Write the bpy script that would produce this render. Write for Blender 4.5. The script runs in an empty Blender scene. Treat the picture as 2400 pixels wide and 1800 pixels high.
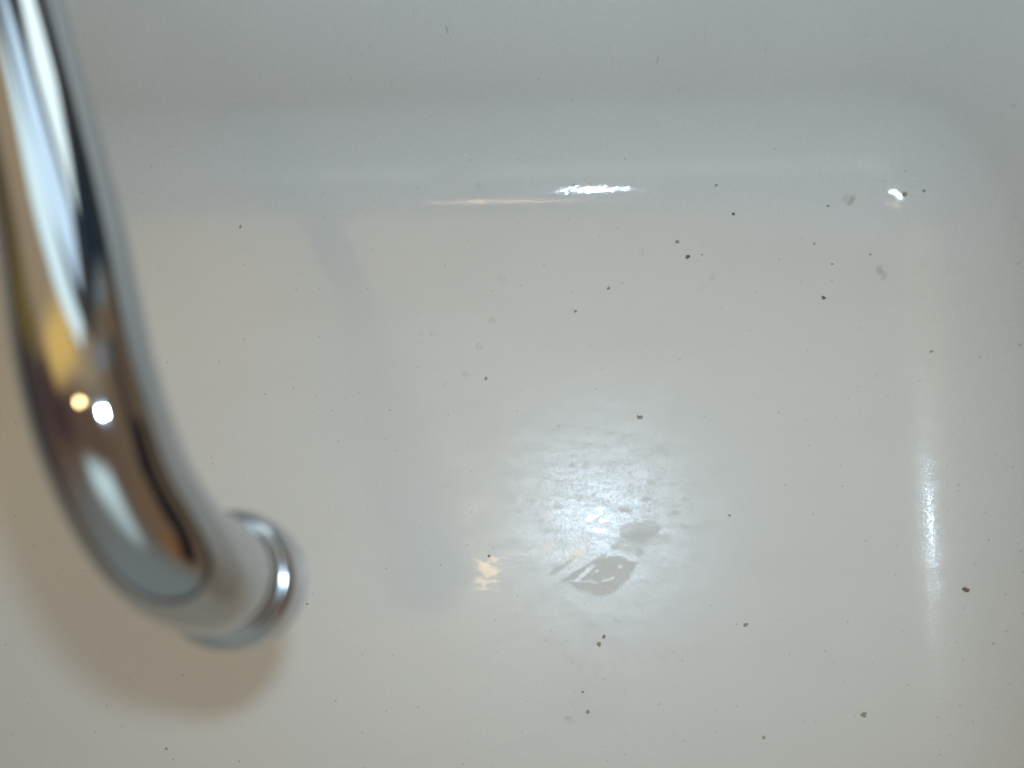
import bpy, bmesh, math, random
import numpy as np
from mathutils import Vector, Matrix, noise

# ------------------------------------------------------------------ camera
FPX = 2573.0
sc = bpy.context.scene
C = sc.collection
cam_d = bpy.data.cameras.new("camera")
cam = bpy.data.objects.new("camera", cam_d)
C.objects.link(cam)
CAM_H = 0.400
cam.location = (0.0, 0.0, CAM_H)
cam.rotation_euler = (Matrix.Rotation(math.radians(3.7285), 3, 'Y') @ Matrix.Rotation(math.radians(9.4876), 3, 'X')).to_euler()
cam_d.sensor_width = 36.0
cam_d.lens = FPX / 2400.0 * 36.0
cam_d.clip_start = 0.005
cam_d.clip_end = 60.0
cam_d.dof.use_dof = True
cam_d.dof.focus_distance = 0.398
cam_d.dof.aperture_fstop = 7.2
sc.camera = cam

# ------------------------------------------------------------------ view
sc.view_settings.view_transform = 'Standard'
sc.view_settings.look = 'None'
sc.view_settings.exposure = 0.0
sc.view_settings.gamma = 1.0
sc.view_settings.use_curve_mapping = False
sc.cycles.max_bounces = 6
sc.cycles.glossy_bounces = 6
sc.cycles.sample_clamp_indirect = 4.0

# ------------------------------------------------------------------ world: a warm dim interior seen only in reflections and as fill
world = bpy.data.worlds.new("World")
sc.world = world
world.use_nodes = True
wn, wl = world.node_tree.nodes, world.node_tree.links
for n in list(wn): wn.remove(n)
def W(t, **k):
    n = wn.new(t)
    for a, b in k.items(): setattr(n, a, b)
    return n
wtc = W('ShaderNodeTexCoord')
wno = W('ShaderNodeVectorMath', operation='NORMALIZE'); wl.new(wtc.outputs['Generated'], wno.inputs[0])
DIR = wno.outputs[0]
def wmath(op, a, b=None, c=None, clamp=False):
    n = W('ShaderNodeMath', operation=op); n.use_clamp = clamp
    for i, v in enumerate((a, b, c)):
        if v is None: continue
        if isinstance(v, (int, float)): n.inputs[i].default_value = v
        else: wl.new(v, n.inputs[i])
    return n.outputs[0]
def wdot(vec):
    n = W('ShaderNodeVectorMath', operation='DOT_PRODUCT'); wl.new(DIR, n.inputs[0]); n.inputs[1].default_value = vec
    return n.outputs['Value']
def wmix(fac, a, b):
    n = W('ShaderNodeMix', data_type='RGBA')
    if isinstance(fac, (int, float)): n.inputs[0].default_value = fac
    else: wl.new(fac, n.inputs[0])
    for i, v in ((6, a), (7, b)):
        if isinstance(v, tuple): n.inputs[i].default_value = (*v, 1)
        else: wl.new(v, n.inputs[i])
    return n.outputs[2]
def wstep(x, e0, e1):
    n = W('ShaderNodeMapRange', interpolation_type='SMOOTHSTEP')
    wl.new(x, n.inputs[0]); n.inputs[1].default_value = e0; n.inputs[2].default_value = e1
    return n.outputs[0]
def wrect(center, up, hw, hh, soft):
    """soft rectangle on the sphere of directions: half widths as tangents"""
    c = Vector(center).normalized(); u = Vector(up); u = (u - c * u.dot(c)).normalized(); r = u.cross(c)
    dc = wmath('MAXIMUM', wdot(c), 0.02)
    a = wmath('ABSOLUTE', wmath('DIVIDE', wdot(r), dc)); b = wmath('ABSOLUTE', wmath('DIVIDE', wdot(u), dc))
    fa = wstep(a, hw + soft, hw - soft if hw > soft else 0.0); fb = wstep(b, hh + soft, hh - soft if hh > soft else 0.0)
    front = wstep(wdot(c), 0.02, 0.06)
    return wmath('MULTIPLY', wmath('MULTIPLY', fa, fb), front)
wx = wdot((1, 0, 0)); wy = wdot((0, 1, 0)); wz = wdot((0, 0, 1))
col = wmix(wstep(wy, -0.10, 0.30), (0.165, 0.108, 0.075), (0.46, 0.36, 0.235))       # unlit side of the room / lit side
col = wmix(wstep(wx, 0.30, 0.75), col, (0.20, 0.145, 0.095))
col = wmix(wstep(wy, -0.40, -0.90), col, (0.235, 0.275, 0.270))
col = wmix(wstep(wx, -0.80, -0.96), col, (0.07, 0.06, 0.06))
col = wmix(wstep(wz, -0.02, -0.10), col, (0.03, 0.03, 0.03))
FEATURES = [   # centre, up, half width, half height, softness, colour: what stands round the sink, as seen in the chrome
    ((-0.64, -0.14, 0.75), (0.75, 0, 0.64), 0.26, 0.33, 0.12, (0.062, 0.038, 0.040)),   # dark patch standing in for the person holding the camera
    ((0.48, 0.04, 0.88), (1, 0, -.5), 0.16, 0.16, 0.12, (0.13, 0.115, 0.105)),
    ((0.62, 0.45, 0.64), (0, 0, 1), 0.06, 0.22, 0.05, (0.19, 0.20, 0.21)),
    ((0.90, 0.20, 0.38), (.38, 0, -.9), 0.42, 0.085, 0.035, (0.010, 0.012, 0.022)),     # dark door frame
    ((-0.90, 0.20, 0.30), (0, 0, 1), 0.10, 0.35, 0.10, (0.15, 0.105, 0.035)),          # ochre curtain edge
    ((-0.28, 0.26, 0.86), (1, .4, 0), 0.17, 0.40, 0.12, (0.72, 0.49, 0.16)),          # ceiling lit by the warm lamp
    ((0.10, 0.90, 0.42), (0, 0, 1), 0.62, 0.55, 0.03, (0.050, 0.050, 0.050)),         # window reveal
    ((-0.10, 0.60, 0.80), (.372, .766, -.528), 0.43, 0.11, 0.030, (0.86, 1.10, 1.18)),  # upper pane
    ((0.08, 0.77, 0.63), (0, -.63, .77), 0.29, 0.125, 0.025, (0.74, 0.98, 1.18)),       # middle pane
    ((0.33, 0.91, 0.25), (0, -.25, .95), 0.135, 0.185, 0.015, (1.25, 1.50, 1.55)),      # lower pane, brightest
    ((0.33, 0.88, 0.34), (0, -.25, .95), 0.14, 0.008, 0.006, (0.35, 0.45, 0.50)),       # glazing bars
    ((0.33, 0.92, 0.20), (0, -.25, .95), 0.14, 0.010, 0.006, (0.35, 0.45, 0.50)),
    ((0.60, 0.78, 0.20), (0, 0, 1), 0.13, 0.26, 0.04, (0.016, 0.028, 0.040)),          # dark blind
    ((0.68, 0.70, 0.26), (0, 0, 1), 0.045, 0.16, 0.02, (0.16, 0.19, 0.20)),
    ((0.00, -0.60, 0.79), (0, .79, .60), 0.27, 0.13, 0.12, (0.60, 0.78, 0.80)),         # pale doorway behind the camera
    ((0.80, -0.45, 0.42), (0, 0, 1), 0.12, 0.20, 0.08, (0.20, 0.095, 0.04)),            # orange wood
    ((0.93, -0.15, 0.25), (0, 0, 1), 0.40, 0.14, 0.05, (0.012, 0.010, 0.012)),
]
REFL = 1.42       # chrome gives back a little over half of what stands round it
for ce, up, hw, hh, so, co in FEATURES:
    col = wmix(wrect(ce, up, hw, hh, so), col, tuple(c * REFL for c in co))
wbg = W('ShaderNodeBackground'); wl.new(col, wbg.inputs[0]); wbg.inputs[1].default_value = 1.0
wo = W('ShaderNodeOutputWorld'); wl.new(wbg.outputs[0], wo.inputs[0])

# ------------------------------------------------------------------ lamps
def lamp(name, kind, loc, energy, colour, **k):
    d = bpy.data.lights.new(name, kind); d.energy = energy; d.color = colour
    for a, b in k.items(): setattr(d, a, b)
    o = bpy.data.objects.new(name, d); C.objects.link(o); o.location = loc
    return o
FLASH = lamp("camera_flash", 'SPOT', (0.010, 0.030, 0.402), 2.10, (0.66, 0.915, 1.13), shadow_soft_size=0.007, spot_size=math.radians(105), spot_blend=1.0)
FLASH.rotation_euler = (Matrix.Rotation(math.radians(3.2), 3, 'Y') @ Matrix.Rotation(math.radians(15.0), 3, 'X')).to_euler()
WARM = lamp("ceiling_lamp", 'AREA', (-0.105, 0.020, 1.70), 0.0050, (1.0, 0.70, 0.32), shape='RECTANGLE', size=0.22, size_y=0.035, spread=math.radians(20))
WARM2 = lamp("ceiling_lamp", 'AREA', (-0.200, -0.020, 1.70), 0.0100, (1.0, 0.70, 0.32), shape='RECTANGLE', size=0.11, size_y=0.07, spread=math.radians(24))
WARM.rotation_euler = (0.055, -0.035, 0.0)
WARM2.rotation_euler = (0.0, -0.08, 0.0)

# ------------------------------------------------------------------ helpers
def mat(name, base=(.8, .8, .8), rough=.5, metal=0.0):
    m = bpy.data.materials.new(name); m.use_nodes = True
    b = m.node_tree.nodes['Principled BSDF']
    b.inputs['Base Color'].default_value = (*base, 1); b.inputs['Roughness'].default_value = rough; b.inputs['Metallic'].default_value = metal
    return m, m.node_tree.nodes, m.node_tree.links, b
def mesh_obj(name, verts, faces, material, parent=None, smooth=True):
    me = bpy.data.meshes.new(name); me.from_pydata(verts, [], faces); me.update()
    if smooth: me.polygons.foreach_set('use_smooth', [True] * len(me.polygons))
    me.materials.append(material)
    o = bpy.data.objects.new(name, me); C.objects.link(o); o.parent = parent
    return o
def tag(o, label, cat, group=None):
    o['label'] = label; o['category'] = cat
    if group: o['group'] = group
CAMR = Matrix.Rotation(math.radians(3.7285), 3, 'Y') @ Matrix.Rotation(math.radians(9.4876), 3, 'X')
def floor_at(px, py, z=0.0):
    """where a spot measured on the photograph lies on the basin floor, metres"""
    r = CAMR @ Vector(((px - 1200) / FPX, -(py - 900) / FPX, -1.0))
    t = (z - CAM_H) / r.z
    return r.x * t, r.y * t

# ------------------------------------------------------------------ basin
FX0, FX1, FY0, FY1 = -0.300, 0.1115, -0.215, 0.1297     # flat floor
RC = 0.014          # plan corner radius of the flat floor
RF = 0.037          # fillet radius
DRAFT = math.radians(8)
WALL_H = 0.165
def profile(d):
    """height of the basin surface at horizontal distance d outside the flat floor"""
    z = np.zeros_like(d)
    am = math.pi / 2 - DRAFT
    xe = RF * math.sin(am); ze = RF * (1 - math.cos(am))
    m = (d > 0) & (d <= xe)
    z[m] = RF - np.sqrt(np.maximum(RF * RF - d[m] ** 2, 0))
    slope = math.tan(am)
    xl = xe + (WALL_H - 0.010 - ze) / slope
    m = (d > xe) & (d <= xl); z[m] = ze + (d[m] - xe) * slope
    zl = ze + (xl - xe) * slope
    rl = 0.010                       # rounded lip, convex
    cx = xl + rl * math.sin(am); cz = zl - rl * math.cos(am)
    m = (d > xl) & (d <= cx); z[m] = cz + np.sqrt(np.maximum(rl * rl - (d[m] - cx) ** 2, 0))
    m = d > cx; z[m] = cz + rl
    return z
DECK_Z = float(profile(np.array([1.0]))[0])
def lines(a, b, da, db, fine, coarse, fa, fb):
    out = []; t = a
    while t < b:
        out.append(t); t += fine / 2 if fa <= t <= fb else fine if da <= t <= db else coarse
    out.append(b); return np.array(out)
xs = lines(FX0 - 0.076, FX1 + 0.076, -0.250, 0.185, 0.0009, 0.004, -0.080, 0.060)
ys = lines(FY0 - 0.076, FY1 + 0.076, -0.090, 0.190, 0.0009, 0.004, -0.065, 0.065)
X, Y = np.meshgrid(xs, ys)
cxm, cym = (FX0 + FX1) / 2, (FY0 + FY1) / 2
qx = np.abs(X - cxm) - ((FX1 - FX0) / 2 - RC); qy = np.abs(Y - cym) - ((FY1 - FY0) / 2 - RC)
D = np.hypot(np.maximum(qx, 0), np.maximum(qy, 0)) + np.minimum(np.maximum(qx, qy), 0) - RC
Z = profile(D)
Z += 0.00022 * np.sin(X * 31 + 1.3) * np.sin(Y * 27 + .4) * np.clip(D / -0.02, 0, 1)     # slight unevenness of the enamel

# wear of the glaze, kept as a per-vertex map fixed to the surface
rng = np.random.default_rng(7)
def vnoise(x, y, seed):
    xi = np.floor(x).astype(int); yi = np.floor(y).astype(int); fx = x - xi; fy = y - yi
    fx = fx * fx * (3 - 2 * fx); fy = fy * fy * (3 - 2 * fy)
    def h(a, b):
        v = np.sin(a * 127.1 + b * 311.7 + seed * 74.7) * 43758.5453
        return v - np.floor(v)
    return (h(xi, yi) * (1 - fx) + h(xi + 1, yi) * fx) * (1 - fy) + (h(xi, yi + 1) * (1 - fx) + h(xi + 1, yi + 1) * fx) * fy
def fbm(x, y, s, o=4):
    v = 0; a = .5; t = 0
    for i in range(o): v = v + a * vnoise(x * 2 ** i, y * 2 ** i, s + i); t += a; a *= .5
    return v / t
def segd(ax, ay, bx, by):
    dx, dy = bx - ax, by - ay
    t = np.clip(((X - ax) * dx + (Y - ay) * dy) / (dx * dx + dy * dy), 0, 1)
    return np.hypot(X - ax - t * dx, Y - ay - t * dy), t
def inside(poly):
    pts = [floor_at(*p) for p in poly]; ins = np.zeros_like(X, bool); j = len(pts) - 1
    dist = np.full_like(X, 9.)
    for i in range(len(pts)):
        (x1, y1), (x2, y2) = pts[i], pts[j]
        c = ((y1 > Y) != (y2 > Y)) & (X < (x2 - x1) * (Y - y1) / ((y2 - y1) or 1e-9) + x1)
        ins ^= c; dist = np.minimum(dist, segd(x1, y1, x2, y2)[0]); j = i
    return np.where(ins, dist, -dist)
film = np.clip(0.97 + .5 * (fbm(X * 38, Y * 110, 3, 3) - .5), 0, 1)          # horizontal wiping streaks
hx, hy = floor_at(1400, 1240)
reach = np.exp(-(((X - hx + .02) / .150) ** 2 + ((Y - hy) / .090) ** 2) ** 2)
film *= np.clip(reach * 1.15, 0, 1)
film = np.maximum(film, .75 * np.exp(-(((X - hx) / .040) ** 2 + ((Y - hy - .006) / .040) ** 2) ** 2))
wob = (fbm(X * 500, Y * 500, 11, 3) - .5) * 0.0016
def clear(sd, amt=1.0, soft=0.0006):
    global film
    film = film * (1 - amt * np.clip((sd + wob + soft) / (2 * soft), 0, 1))
# bare, unfilmed glaze: the lozenge and the strokes leading to it
clear(inside([(1315, 1359), (1355, 1336), (1393, 1313), (1436, 1301), (1466, 1308), (1497, 1317), (1473, 1358), (1450, 1380), (1428, 1399), (1400, 1398), (1357, 1382)]), .97)
clear(inside([(1440, 1266), (1462, 1250), (1490, 1243), (1552, 1236), (1530, 1260), (1500, 1280), (1468, 1276)]), .75, .0012)
for (a, b, wd, am) in [((1295, 1345), (1375, 1285), 6, .8), ((1320, 1362), (1420, 1300), 5, .9), ((1345, 1365), (1430, 1306), 5, .9),
                       ((1290, 1330), (1352, 1290), 5, .7), ((1400, 1265), (1440, 1242), 6, .5), ((1470, 1245), (1530, 1238), 22, .75), ((1500, 1270), (1560, 1262), 14, .6),
                       ((1440, 1282), (1500, 1292), 7, .7), ((1395, 1245), (1420, 1247), 6, .5), ((1410, 1220), (1435, 1222), 5, .5),
                       ((1280, 1245), (1370, 1240), 9, .45), ((1460, 1195), (1478, 1200), 6, .8), ((1380, 1215), (1400, 1210), 4, .8), ((1545, 1235), (1600, 1228), 9, .5),
                       ((1515, 1170), (1525, 1165), 5, .6), ((1425, 1105), (1422, 1118), 5, .5), ((1340, 1108), (1344, 1112), 5, .5),
                       ((1260, 1160), (1380, 1170), 5, .3), ((1480, 1110), (1560, 1120), 9, .3), ((1400, 1150), (1450, 1146), 6, .35)]:
    (x1, y1), (x2, y2) = floor_at(*a), floor_at(*b)
    clear(wd * 0.4 / FPX * 0.9 - segd(x1, y1, x2, y2)[0], am)
for (a, b, wd, am) in [((1353, 1359), (1390, 1326), 5, .9), ((1315, 1347), (1388, 1306), 9, 1.0), ((1411, 1362), (1437, 1355), 3.5, .9), ((1335, 1361), (1398, 1365), 2.5, .6),
                       ((1452, 1329), (1455, 1328), 3, 1.), ((1398, 1339), (1401, 1338), 3, 1.), ((1339, 1385), (1375, 1397), 4, .9), ((1476, 1312), (1490, 1313), 3, .8)]:
    (x1, y1), (x2, y2) = floor_at(*a), floor_at(*b)     # film left standing between the strokes
    film = np.maximum(film, am * np.clip((wd * .4 / FPX * .8 - segd(x1, y1, x2, y2)[0] + wob * .5) / .0005 + .5, 0, 1))
# thinner, mottled film left of the bare patch, where the small lamp shines through
mx, my = floor_at(1120, 1345)
thin = np.exp(-((X - mx) / .0120) ** 2 - ((Y - my) / .0100) ** 2)
film *= 1 - np.clip(thin * (.34 + 1.3 * (fbm(X * 420 + Y * 120, Y * 800, 31, 3) - .42)), 0, .47)
# diagonal wiping strokes below the lozenge
for k in range(46):
    x0 = rng.uniform(1280, 1560); y0 = rng.uniform(1395, 1560); L = rng.uniform(25, 90)
    (x1, y1), (x2, y2) = floor_at(x0, y0), floor_at(x0 + L * .8, y0 + L * .75)
    clear(rng.uniform(.0002, .0007) - segd(x1, y1, x2, y2)[0], rng.uniform(.15, .45))
for k in range(26):      # long shallow strokes across the lower part
    x0 = rng.uniform(880, 1700); y0 = rng.uniform(1500, 1790); L = rng.uniform(150, 420)
    (x1, y1), (x2, y2) = floor_at(x0, y0), floor_at(x0 + L, y0 - L * rng.uniform(.22, .36))
    clear(rng.uniform(.0006, .0022) - segd(x1, y1, x2, y2)[0], rng.uniform(.12, .35), .0014)
for k in range(150):     # small blotches where drops dried
    x0, y0 = floor_at(rng.normal(1400, 170), rng.normal(1180, 110)); r = rng.uniform(.0004, .0014)
    clear(r * .8 - np.hypot((X - x0) * rng.uniform(.25, .9), (Y - y0) - (X - x0) * rng.uniform(-.05, .15)), rng.uniform(.2, .8))
# faint tide marks and rings (tint)
stain = np.zeros_like(X)
for (px, py, rr, am) in [(1175, 655, 7, .35), (1153, 751, 5, .5), (1013, 783, 5, .3), (987, 782, 4, .3), (1503, 590, 6, .4), (1332, 1685, 10, .55), (2065, 625, 9, .25),
                         (1990, 470, 13, .8), (2063, 632, 10, .8), (1984, 466, 11, .5), (2069, 645, 11, .6), (1668, 650, 6, .4), (1122, 812, 5, .5), (1090, 878, 5, .4), (1044, 900, 5, .35), (1340, 730, 6, .3), (1484, 551, 6, .3),
                         (2060, 880, 5, .3), (2172, 750, 6, .3), (1124, 445, 12, .22), (1350, 1668, 4, .4), (1378, 1015, 4, .3), (560, 1655, 9, .3)]:
    x0, y0 = floor_at(px, py); r = rr * .4 / FPX; dd = np.hypot(X - x0, Y - y0) + wob * .5
    ring = np.exp(-((dd - r) / .00045) ** 2) if rr in (7, 5, 6) else np.clip((r - dd) / .0008 + .5, 0, 1)
    stain = np.maximum(stain, am * .8 * ring * np.clip((fbm(X * 900, Y * 900, px, 2) - .25) / .4, 0, 1))
blot = fbm(X * 26, Y * 60, 21, 4)
stain = np.maximum(stain, 0.05 * np.clip((blot - .50) / .35, 0, 1))

ny, nx = X.shape
verts = np.stack([X.ravel(), Y.ravel(), Z.ravel()], 1)
idx = np.arange(nx * ny).reshape(ny, nx)
quads = np.stack([idx[:-1, :-1].ravel(), idx[:-1, 1:].ravel(), idx[1:, 1:].ravel(), idx[1:, :-1].ravel()], 1)
# outer skirt and underside
border = np.concatenate([idx[0, :], idx[1:, -1], idx[-1, -2::-1], idx[-2:0:-1, 0]])
low = verts[border].copy(); low[:, 2] = DECK_Z - 0.0035
base = len(verts); verts = np.vstack([verts, low]); nb = len(border)
ar = np.arange(nb)
skirt = np.stack([border, base + ar, base + (ar + 1) % nb, np.roll(border, -1)], 1)
allq = np.vstack([quads, skirt])
me = bpy.data.meshes.new("sink_basin")
me.vertices.add(len(verts)); me.vertices.foreach_set('co', verts.astype(np.float32).ravel())
nf = len(allq)
me.loops.add(nf * 4); me.loops.foreach_set('vertex_index', allq.ravel().astype(np.int32))
me.polygons.add(nf)
me.polygons.foreach_set('loop_start', (np.arange(nf) * 4).astype(np.int32))
me.polygons.foreach_set('use_smooth', np.array([True] * len(quads) + [False] * nb))
me.update(calc_edges=True); me.validate()
curve = np.clip((D + 0.004) / 0.008, 0, 1)
for nm, arr in (("film", film), ("curve", curve), ("stain", stain)):
    at = me.attributes.new(nm, 'FLOAT', 'POINT')
    at.data.foreach_set('value', np.concatenate([arr.ravel(), np.zeros(nb)]).astype(np.float32))
basin = bpy.data.objects.new("sink_basin", me); C.objects.link(basin)
tag(basin, "white enamel sink basin with rounded inner edges and a scratched smeared floor", "sink")

m, n_, l_, b = mat("white_enamel", (.74, .735, .70), .15)
def N(t, **k):
    q = n_.new(t)
    for a, v in k.items(): setattr(q, a, v)
    return q
def mth(op, a, b_=None, clamp=False):
    q = N('ShaderNodeMath', operation=op); q.use_clamp = clamp
    for i, v in enumerate((a, b_)):
        if v is None: continue
        if isinstance(v, (int, float)): q.inputs[i].default_value = v
        else: l_.new(v, q.inputs[i])
    return q.outputs[0]
def noise_tex(scale, detail=4, rough=.5, stretch=(1, 1, 1), rot=0.0):
    mp = N('ShaderNodeMapping'); l_.new(tc.outputs['Object'], mp.inputs[0]); mp.inputs['Scale'].default_value = stretch; mp.inputs['Rotation'].default_value = (0, 0, rot)
    q = N('ShaderNodeTexNoise'); l_.new(mp.outputs[0], q.inputs['Vector']); q.inputs['Scale'].default_value = scale; q.inputs['Detail'].default_value = detail; q.inputs['Roughness'].default_value = rough
    return q.outputs['Fac']
def rng_map(x, a, b_, c=0.0, d=1.0):
    q = N('ShaderNodeMapRange'); l_.new(x, q.inputs[0])
    for i, v in enumerate((a, b_, c, d)): q.inputs[i + 1].default_value = v
    return q.outputs[0]
tc = N('ShaderNodeTexCoord')
afilm = N('ShaderNodeAttribute', attribute_name='film').outputs['Fac']
astain = N('ShaderNodeAttribute', attribute_name='stain').outputs['Fac']
# fine pin-prick dirt: voronoi dots thinned by a noise mask
def dots(scale, size, keep, seed):
    mp = N('ShaderNodeMapping'); wn_ = N('ShaderNodeTexNoise'); l_.new(tc.outputs['Object'], wn_.inputs['Vector']); wn_.inputs['Scale'].default_value = 1300
    ws_ = N('ShaderNodeVectorMath', operation='SCALE'); l_.new(wn_.outputs['Color'], ws_.inputs[0]); ws_.inputs['Scale'].default_value = .0011
    wa_ = N('ShaderNodeVectorMath', operation='ADD'); l_.new(tc.outputs['Object'], wa_.inputs[0]); l_.new(ws_.outputs[0], wa_.inputs[1])
    l_.new(wa_.outputs[0], mp.inputs[0]); mp.inputs['Location'].default_value = (seed, seed * .7, 0)
    v = N('ShaderNodeTexVoronoi', voronoi_dimensions='2D'); l_.new(mp.outputs[0], v.inputs['Vector']); v.inputs['Scale'].default_value = scale
    sep = N('ShaderNodeSeparateColor'); l_.new(v.outputs['Color'], sep.inputs[0])
    dot = rng_map(v.outputs['Distance'], size, size * .4)
    pick = mth('LESS_THAN', sep.outputs[0], keep)
    return mth('MULTIPLY', mth('MULTIPLY', dot, pick), sep.outputs[1])
d1 = dots(105, .042, .34, 3.1); d2 = dots(290, .09, .16, 8.7)
patch = rng_map(noise_tex(11, 3), .44, .62)
dirt = mth('MAXIMUM', mth('MULTIPLY', d1, .5), mth('MULTIPLY', mth('MULTIPLY', d2, patch), .5))
mix1 = N('ShaderNodeMix', data_type='RGBA'); l_.new(mth('MULTIPLY', astain, 1.0), mix1.inputs[0])
mix1.inputs[6].default_value = (.76, .735, .70, 1); mix1.inputs[7].default_value = (.42, .39, .32, 1)
mix2 = N('ShaderNodeMix', data_type='RGBA'); l_.new(dirt, mix2.inputs[0]); l_.new(mix1.outputs[2], mix2.inputs[6]); mix2.inputs[7].default_value = (.16, .12, .08, 1)
l_.new(mix2.outputs[2], b.inputs['Base Color'])
acurve = N('ShaderNodeAttribute', attribute_name='curve').outputs['Fac']
grain = noise_tex(950, 2, .6)
wide = noise_tex(300, 2, .5, (.3, 1.0, 1.0))
streak = noise_tex(110, 4, .6, (.5, 1.6, 1), .25)
fl = mth('MULTIPLY', afilm, 1.45, clamp=True)
speckle = mth('MULTIPLY', rng_map(noise_tex(1400, 3, .8), .36, .64, .25, 1.80), rng_map(noise_tex(130, 4, .65, (.6, 1.5, 1), .3), .3, .7, .45, 1.55))
l_.new(mth('ADD', .035, mth('MULTIPLY', acurve, .02)), b.inputs['Roughness'])
glint = rng_map(noise_tex(850, 3, .7), .42, .60, .10, .62)
l_.new(mth('ADD', mth('MULTIPLY', mth('SUBTRACT', 1.0, acurve), .5), mth('MULTIPLY', acurve, glint)), b.inputs['Specular IOR Level'])
film_b = N('ShaderNodeBsdfPrincipled')
l_.new(mix2.outputs[2], film_b.inputs['Base Color'])
l_.new(mth('ADD', .265, mth('MULTIPLY', streak, .045)), film_b.inputs['Roughness'])
l_.new(mth('MULTIPLY', speckle, .48), film_b.inputs['Specular IOR Level'])
bp = N('ShaderNodeBump'); bp.inputs['Strength'].default_value = 1.0; bp.inputs['Distance'].default_value = .00002
amp = mth('ADD', .06, mth('ADD', mth('MULTIPLY', fl, .05), mth('MULTIPLY', acurve, 2.0)))
l_.new(mth('ADD', mth('MULTIPLY', mth('SUBTRACT', grain, .5), amp), mth('MULTIPLY', mth('SUBTRACT', wide, .5), mth('MULTIPLY', acurve, 1.0))), bp.inputs['Height'])
l_.new(bp.outputs[0], b.inputs['Normal'])
l_.new(bp.outputs[0], film_b.inputs['Normal'])
mixs = N('ShaderNodeMixShader'); l_.new(fl, mixs.inputs[0]); l_.new(b.outputs[0], mixs.inputs[1]); l_.new(film_b.outputs[0], mixs.inputs[2])
l_.new(mixs.outputs[0], n_['Material Output'].inputs['Surface'])

me.materials.append(m)

# ------------------------------------------------------------------ counter round the basin
sm, s_n, s_l, s_b = mat("dark_slate_counter", (.030, .036, .040), .35)
q = s_n.new('ShaderNodeTexNoise'); q.inputs['Scale'].default_value = 140; q.inputs['Detail'].default_value = 5
rr = s_n.new('ShaderNodeValToRGB'); rr.color_ramp.elements[0].color = (.018, .022, .025, 1); rr.color_ramp.elements[1].color = (.050, .058, .062, 1)
s_l.new(q.outputs['Fac'], rr.inputs[0]); s_l.new(rr.outputs[0], s_b.inputs['Base Color'])
bx0, bx1, by0, by1 = xs[0] + .003, xs[-1] - .003, ys[0] + .003, ys[-1] - .003
ox0, ox1, oy0, oy1 = -0.95, 0.75, -0.30, 0.36
zt, zb = DECK_Z - 0.004, DECK_Z - 0.040
cv = [(x, y, z) for z in (zt, zb) for (x, y) in ((ox0, oy0), (ox1, oy0), (ox1, oy1), (ox0, oy1), (bx0, by0), (bx1, by0), (bx1, by1), (bx0, by1))]
cf = []
for i in range(4):
    j = (i + 1) % 4
    cf += [(i, j, 4 + j, 4 + i), (8 + j, 8 + i, 12 + i, 12 + j), (8 + i, 8 + j, j, i), (4 + i, 4 + j, 12 + j, 12 + i)]
counter = mesh_obj("countertop", cv, cf, sm, smooth=False)
counter['kind'] = 'structure'

# ------------------------------------------------------------------ spout
satin, _, _, _ = mat('worn_chrome', (.58, .59, .60), .17, 1.0)
neck_shade, _, _, _ = mat('neck_groove_shade', (.02, .021, .024), .45)  # near-black base colour paints the groove's dark reflection onto the neck
chrome, cn, cl, cb = mat("polished_chrome", (.56, .565, .57), .045, 1.0)
q = cn.new('ShaderNodeTexNoise'); q.inputs['Scale'].default_value = 180; q.inputs['Detail'].default_value = 3
mr = cn.new('ShaderNodeMapRange'); mr.inputs[3].default_value = .03; mr.inputs[4].default_value = .075
ct = cn.new('ShaderNodeTexCoord'); cl.new(ct.outputs['Object'], q.inputs['Vector']); cl.new(q.outputs['Fac'], mr.inputs[0]); cl.new(mr.outputs[0], cb.inputs['Roughness'])
dull, _, _, _ = mat("aerator_mesh_grey", (.25, .25, .24), .5, .6)

PATH = [(-0.1720, 0.2560, 0.1690, .0112), (-0.1560, 0.2180, 0.1810, .0110), (-0.1406, 0.1813, 0.1906, .0107), (-0.1265, 0.1440, 0.1986, .0105), (-0.1126, 0.1106, 0.2054, .0105), (-0.1014, 0.0813, 0.2109, .0107), (-0.0937, 0.0603, 0.2145, .0110),
        (-0.0895, 0.0467, 0.2165, .0113), (-0.0862, 0.0350, 0.2175, .0115), (-0.0826, 0.0233, 0.2162, .0116), (-0.0793, 0.0122, 0.2110, .0116), (-0.0745, 0.0027, 0.2045, .0116), (-0.0718, -0.0008, 0.1945, .0115), (-0.0716, -0.0016, 0.1880, .0115)]
def catmull(P, k):
    out = []
    P = [np.array(p) for p in P]; P = [2 * P[0] - P[1]] + P + [2 * P[-1] - P[-2]]
    for i in range(1, len(P) - 2):
        for j in range(k):
            t = j / k; a, b_, c, d = P[i - 1:i + 3]
            out.append(.5 * ((2 * b_) + (-a + c) * t + (2 * a - 5 * b_ + 4 * c - d) * t * t + (-a + 3 * b_ - 3 * c + d) * t ** 3))
    out.append(P[-2]); return np.array(out)
cur = catmull(PATH, 12)
for _ in range(24):     # even out the curve
    cur[1:-1] = .5 * cur[1:-1] + .25 * (cur[:-2] + cur[2:])
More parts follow.
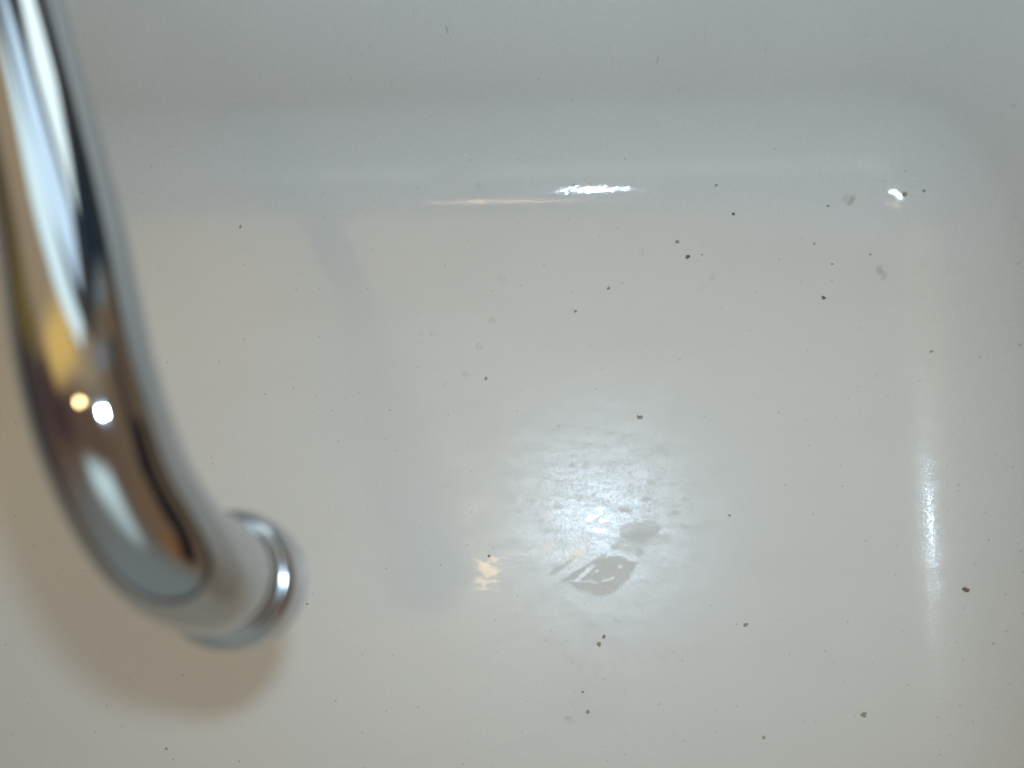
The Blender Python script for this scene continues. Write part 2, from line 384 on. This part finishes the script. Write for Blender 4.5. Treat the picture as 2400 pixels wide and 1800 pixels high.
def sweep(cur, seg=64, cap=True):
    vs, fs = [], []; prev = Vector((1, 0, 0))
    for i, p in enumerate(cur):
        a = cur[max(i - 1, 0)][:3]; c = cur[min(i + 1, len(cur) - 1)][:3]
        t = Vector(c - a).normalized(); u = (prev - t * prev.dot(t)).normalized(); w = t.cross(u); prev = u
        for s in range(seg):
            an = 2 * math.pi * s / seg
            vs.append(Vector(p[:3]) + (u * math.cos(an) + w * math.sin(an)) * p[3])
    for i in range(len(cur) - 1):
        for s in range(seg):
            s2 = (s + 1) % seg
            fs.append((i * seg + s, i * seg + s2, (i + 1) * seg + s2, (i + 1) * seg + s))
    if cap: fs.append(tuple(range(seg))[::-1]); fs.append(tuple((len(cur) - 1) * seg + s for s in range(seg)))
    return vs, fs
def lathe(prof, origin, axis, seg=72, close=False):
    axis = Vector(axis).normalized(); u = axis.orthogonal().normalized(); w = axis.cross(u); vs, fs = [], []
    for r, h in prof:
        for s in range(seg):
            an = 2 * math.pi * s / seg
            vs.append(Vector(origin) + axis * h + (u * math.cos(an) + w * math.sin(an)) * r)
    for i in range(len(prof) - 1 + (1 if close else 0)):
        i2 = (i + 1) % len(prof)
        for s in range(seg):
            s2 = (s + 1) % seg; fs.append((i * seg + s, i * seg + s2, i2 * seg + s2, i2 * seg + s))
    return vs, fs
def soften(o, w=.0004, ang=35, segs=3):
    md = o.modifiers.new('bevel', 'BEVEL'); md.width = w; md.segments = segs; md.limit_method = 'ANGLE'; md.angle_limit = math.radians(ang)
    return o
faucet = bpy.data.objects.new("faucet", None); C.objects.link(faucet); faucet.location = (-0.172, 0.256, zt)
tag(faucet, "polished chrome curved faucet spout with round collar at its outlet, reaching over the white basin", "faucet")
def under(o):
    o.parent = faucet; o.matrix_parent_inverse = Matrix.Translation(-faucet.location); return o
under(mesh_obj("spout_pipe", *sweep(cur), chrome))
end = Vector(cur[-1][:3]); ax = Vector(cur[-1][:3] - cur[-5][:3]).normalized()
AX = ax
def closed(prof):
    return prof
collar = under(mesh_obj("collar", *lathe([(.0100, .0006), (.0117, .0006), (.0121, .0012), (.0121, .0030), (.0117, .0037), (.0100, .0037)], end - ax * .0012, ax, close=True), chrome))
neck = under(mesh_obj("neck", *lathe([(.0085, .0), (.0104, .0), (.0104, .0062), (.0085, .0062)], end, ax, close=True), neck_shade))
aer = under(mesh_obj("aerator", *lathe([(.0095, .0), (.0122, .0), (.0134, .0011), (.0140, .0024), (.0142, .0036), (.0142, .0106), (.0138, .0114), (.0118, .0108), (.0112, .0100), (.0112, .0040), (.0095, .0040)], end + ax * .0056, ax, close=True), satin))
for o in (collar, neck, aer): soften(o)
mesh_obj("screen", *lathe([(.0115, 0), (.0115, .0006), (.0001, .0006), (.0001, 0)], end + ax * .0135, ax, close=True), dull, aer)
# body of the faucet on the back ledge
bo = lathe([(.0001, 0), (.026, 0), (.027, .001), (.027, .004), (.025, .006), (.0205, .008), (.020, .012), (.020, .040), (.0185, .046), (.012, .050), (.0001, .051)], (-0.172, 0.256, zt), (0, 0, 1), 64)
under(mesh_obj("faucet_body", *bo, chrome))

# ------------------------------------------------------------------ grit specks
speck_m, sn, sl, sb = mat("brown_grit", (.085, .05, .028), .7)
q = sn.new('ShaderNodeTexNoise'); q.inputs['Scale'].default_value = 1800
rp = sn.new('ShaderNodeValToRGB'); rp.color_ramp.elements[0].color = (.05, .03, .018, 1); rp.color_ramp.elements[1].color = (.20, .13, .075, 1)
sl.new(q.outputs['Fac'], rp.inputs[0]); sl.new(rp.outputs[0], sb.inputs['Base Color'])
SPECKS = [  # px, py, width px on the photograph, stretch, angle, depth of brown, label
    (257, 171, 6, 1.0, 20, 1.0, "tiny black speck high on the back wall, right of the chrome spout"),
    (563, 532, 8, 1.7, 80, .6, "small brown speck on the basin floor, nearest one right of the chrome spout"),
    (1139, 887, 10, 1.3, 70, .7, "brown speck with a pale tail at the left end of the basin's middle"),
    (1349, 730, 8, 1.0, 20, .8, "brown speck with two fainter flecks above it, mid basin floor"),
    (1679, 434, 7, 1.3, 50, .9, "small dark speck in the curve at the back, right of the white glint"),
    (1719, 502, 9, 1.2, 80, 1.0, "round dark speck below the back curve, topmost of the line leading down left"),
    (1587, 567, 10, 1.1, 30, .9, "dark speck up left of the blackest speck on the basin floor"),
    (1612, 602, 12, 1.3, 45, 1.2, "blackest grit speck on the basin floor, beside a tiny crumb at its right"),
    (1645, 597, 5, 1.4, 40, .9, "tiny crumb just right of the blackest grit speck"),
    (1931, 698, 11, 1.1, 10, 1.0, "lone round dark speck on the right half of the basin floor"),
    (2120, 455, 13, 1.2, -20, .9, "olive brown grit speck under the white glint in the back right corner"),
    (2166, 447, 8, 1.1, 40, .7, "brown speck on the wall just right of the back right corner glint"),
    (1941, 483, 7, 1.4, 20, .6, "faint brown speck below and left of the yellowish smudge near the back right corner"),
    (1950, 619, 7, 1.1, 20, .6, "small tan speck straight above the lone round dark speck"),
    (1908, 571, 6, 1.6, 50, .8, "little grey sliver up left of the small tan speck"),
    (2040, 596, 6, 1.2, 30, .6, "small speck left of the yellow hooked crumb in the right part of the floor"),
    (1500, 978, 15, 1.3, -5, .75, "large brown grit blob above the bright flash glare"),
    (1536, 982, 6, 1.2, 20, .7, "small speck just right of the large brown blob above the glare"),
    (1309, 999, 7, 1.1, 20, .7, "right speck of the close pair above and left of the flash glare"),
    (1273, 998, 6, 1.1, 20, .7, "left speck of the close pair above and left of the flash glare"),
    (1426, 676, 9, 1.3, 50, .7, "brown comma shaped speck midway between the blackest speck and the one with flecks"),
    (1146, 1303, 8, 1.1, 60, .8, "brown speck between the yellow glare and the white glare"),
    (1415, 1492, 9, 1.1, 70, .9, "upper dark speck of the pair below the bare lozenge"),
    (1404, 1510, 11, 1.2, 80, .8, "lower brown speck of the pair below the bare lozenge"),
    (1748, 1464, 11, 1.6, 30, .8, "slanted brown grain on the bluish lower right floor"),
    (2264, 1382, 13, 1.5, -25, 1.0, "dark elongated grain on the right wall beside the long white glint"),
    (2024, 1675, 14, 1.5, 10, .8, "oval brown speck low on the right near the bottom edge of the view"),
    (1378, 1669, 9, 1.0, 20, .8, "brown speck right of the wide pale stain near the bottom of the view"),
    (1366, 1622, 7, 1.1, 20, .5, "faint tan speck above the wide pale stain near the bottom"),
    (720, 1415, 7, 1.2, 10, .7, "speck on the floor just right of the chrome outlet collar"),
    (390, 1755, 7, 1.1, 50, .7, "speck below the tan shadow of the spout, near the bottom left"),
    (562, 1784, 6, 1.2, 70, .7, "reddish speck at the bottom edge of the view, below the spout shadow"),
    (1710, 1208, 7, 1.1, 0, .7, "single brown speck right of the flash glare on the floor"),
    (2183, 824, 7, 1.3, 0, .6, "greyish speck in the right hand curve, above the long white glint"),
    (1790, 1729, 8, 1.1, 0, .6, "pale brown speck at the bottom, left of the oval brown speck"),
]
def surf_z(x, y):
    qx = abs(x - cxm) - ((FX1 - FX0) / 2 - RC); qy = abs(y - cym) - ((FY1 - FY0) / 2 - RC)
    d = math.hypot(max(qx, 0), max(qy, 0)) + min(max(qx, qy), 0) - RC
    return float(profile(np.array([d]))[0]), d

def make_speck(i, px, py, w, st, ang, dark, label):
    r_ = random.Random(i * 13 + 5)
    x, y = floor_at(px, py); z, d = surf_z(x, y)
    for _ in range(6):                       # follow the view ray up the wall if it stands there
        x, y = floor_at(px, py, z); z, d = surf_z(x, y)
    e = 1e-5
    nrm = Vector((-(surf_z(x + e, y)[0] - surf_z(x - e, y)[0]) / (2 * e), -(surf_z(x, y + e)[0] - surf_z(x, y - e)[0]) / (2 * e), 1)).normalized()
    R_ = w * 0.4 / FPX / 2 * .80
    bm = bmesh.new(); bmesh.ops.create_icosphere(bm, subdivisions=3, radius=1.0)
    off = Vector((r_.uniform(-9, 9), r_.uniform(-9, 9), r_.uniform(-9, 9)))
    for v in bm.verts:
        k = 1 + .75 * noise.noise(v.co * 1.3 + off) + .35 * noise.noise(v.co * 3.1 + off)
        v.co = Vector((v.co.x * k * R_ * math.sqrt(st), v.co.y * k * R_ / math.sqrt(st), v.co.z * k * R_ * .30))
    me_ = bpy.data.meshes.new("grit_speck"); bm.to_mesh(me_); bm.free()
    me_.polygons.foreach_set('use_smooth', [True] * len(me_.polygons)); me_.materials.append(SPM[0 if dark > .95 else 1 if dark > .72 else 2])
    o = bpy.data.objects.new("grit_speck", me_); C.objects.link(o)
    o.rotation_mode = 'QUATERNION'
    o.rotation_quaternion = Vector((0, 0, 1)).rotation_difference(nrm) @ Matrix.Rotation(math.radians(ang), 3, 'Z').to_quaternion()
    o.location = Vector((x, y, z)) + nrm * R_ * .12
    tag(o, label, "grit speck", "grit specks scattered on the basin")
def grit(name, c0, c1):
    mm, a_, b_, c_ = mat(name, c0, .75)
    t_ = a_.new('ShaderNodeTexNoise'); t_.inputs['Scale'].default_value = 2500; r_ = a_.new('ShaderNodeValToRGB')
    r_.color_ramp.elements[0].color = (*c0, 1); r_.color_ramp.elements[1].color = (*c1, 1); r_.color_ramp.elements[0].position = .35; r_.color_ramp.elements[1].position = .65
    b_.new(t_.outputs['Fac'], r_.inputs[0]); b_.new(r_.outputs[0], c_.inputs['Base Color']); return mm
SPM = [grit("grit_dark", (.12, .085, .055), (.31, .23, .155)), grit("grit_brown", (.30, .235, .165), (.46, .39, .29)), grit("grit_tan", (.32, .27, .20), (.48, .43, .35))]
for i, S in enumerate(SPECKS): make_speck(i, *S)
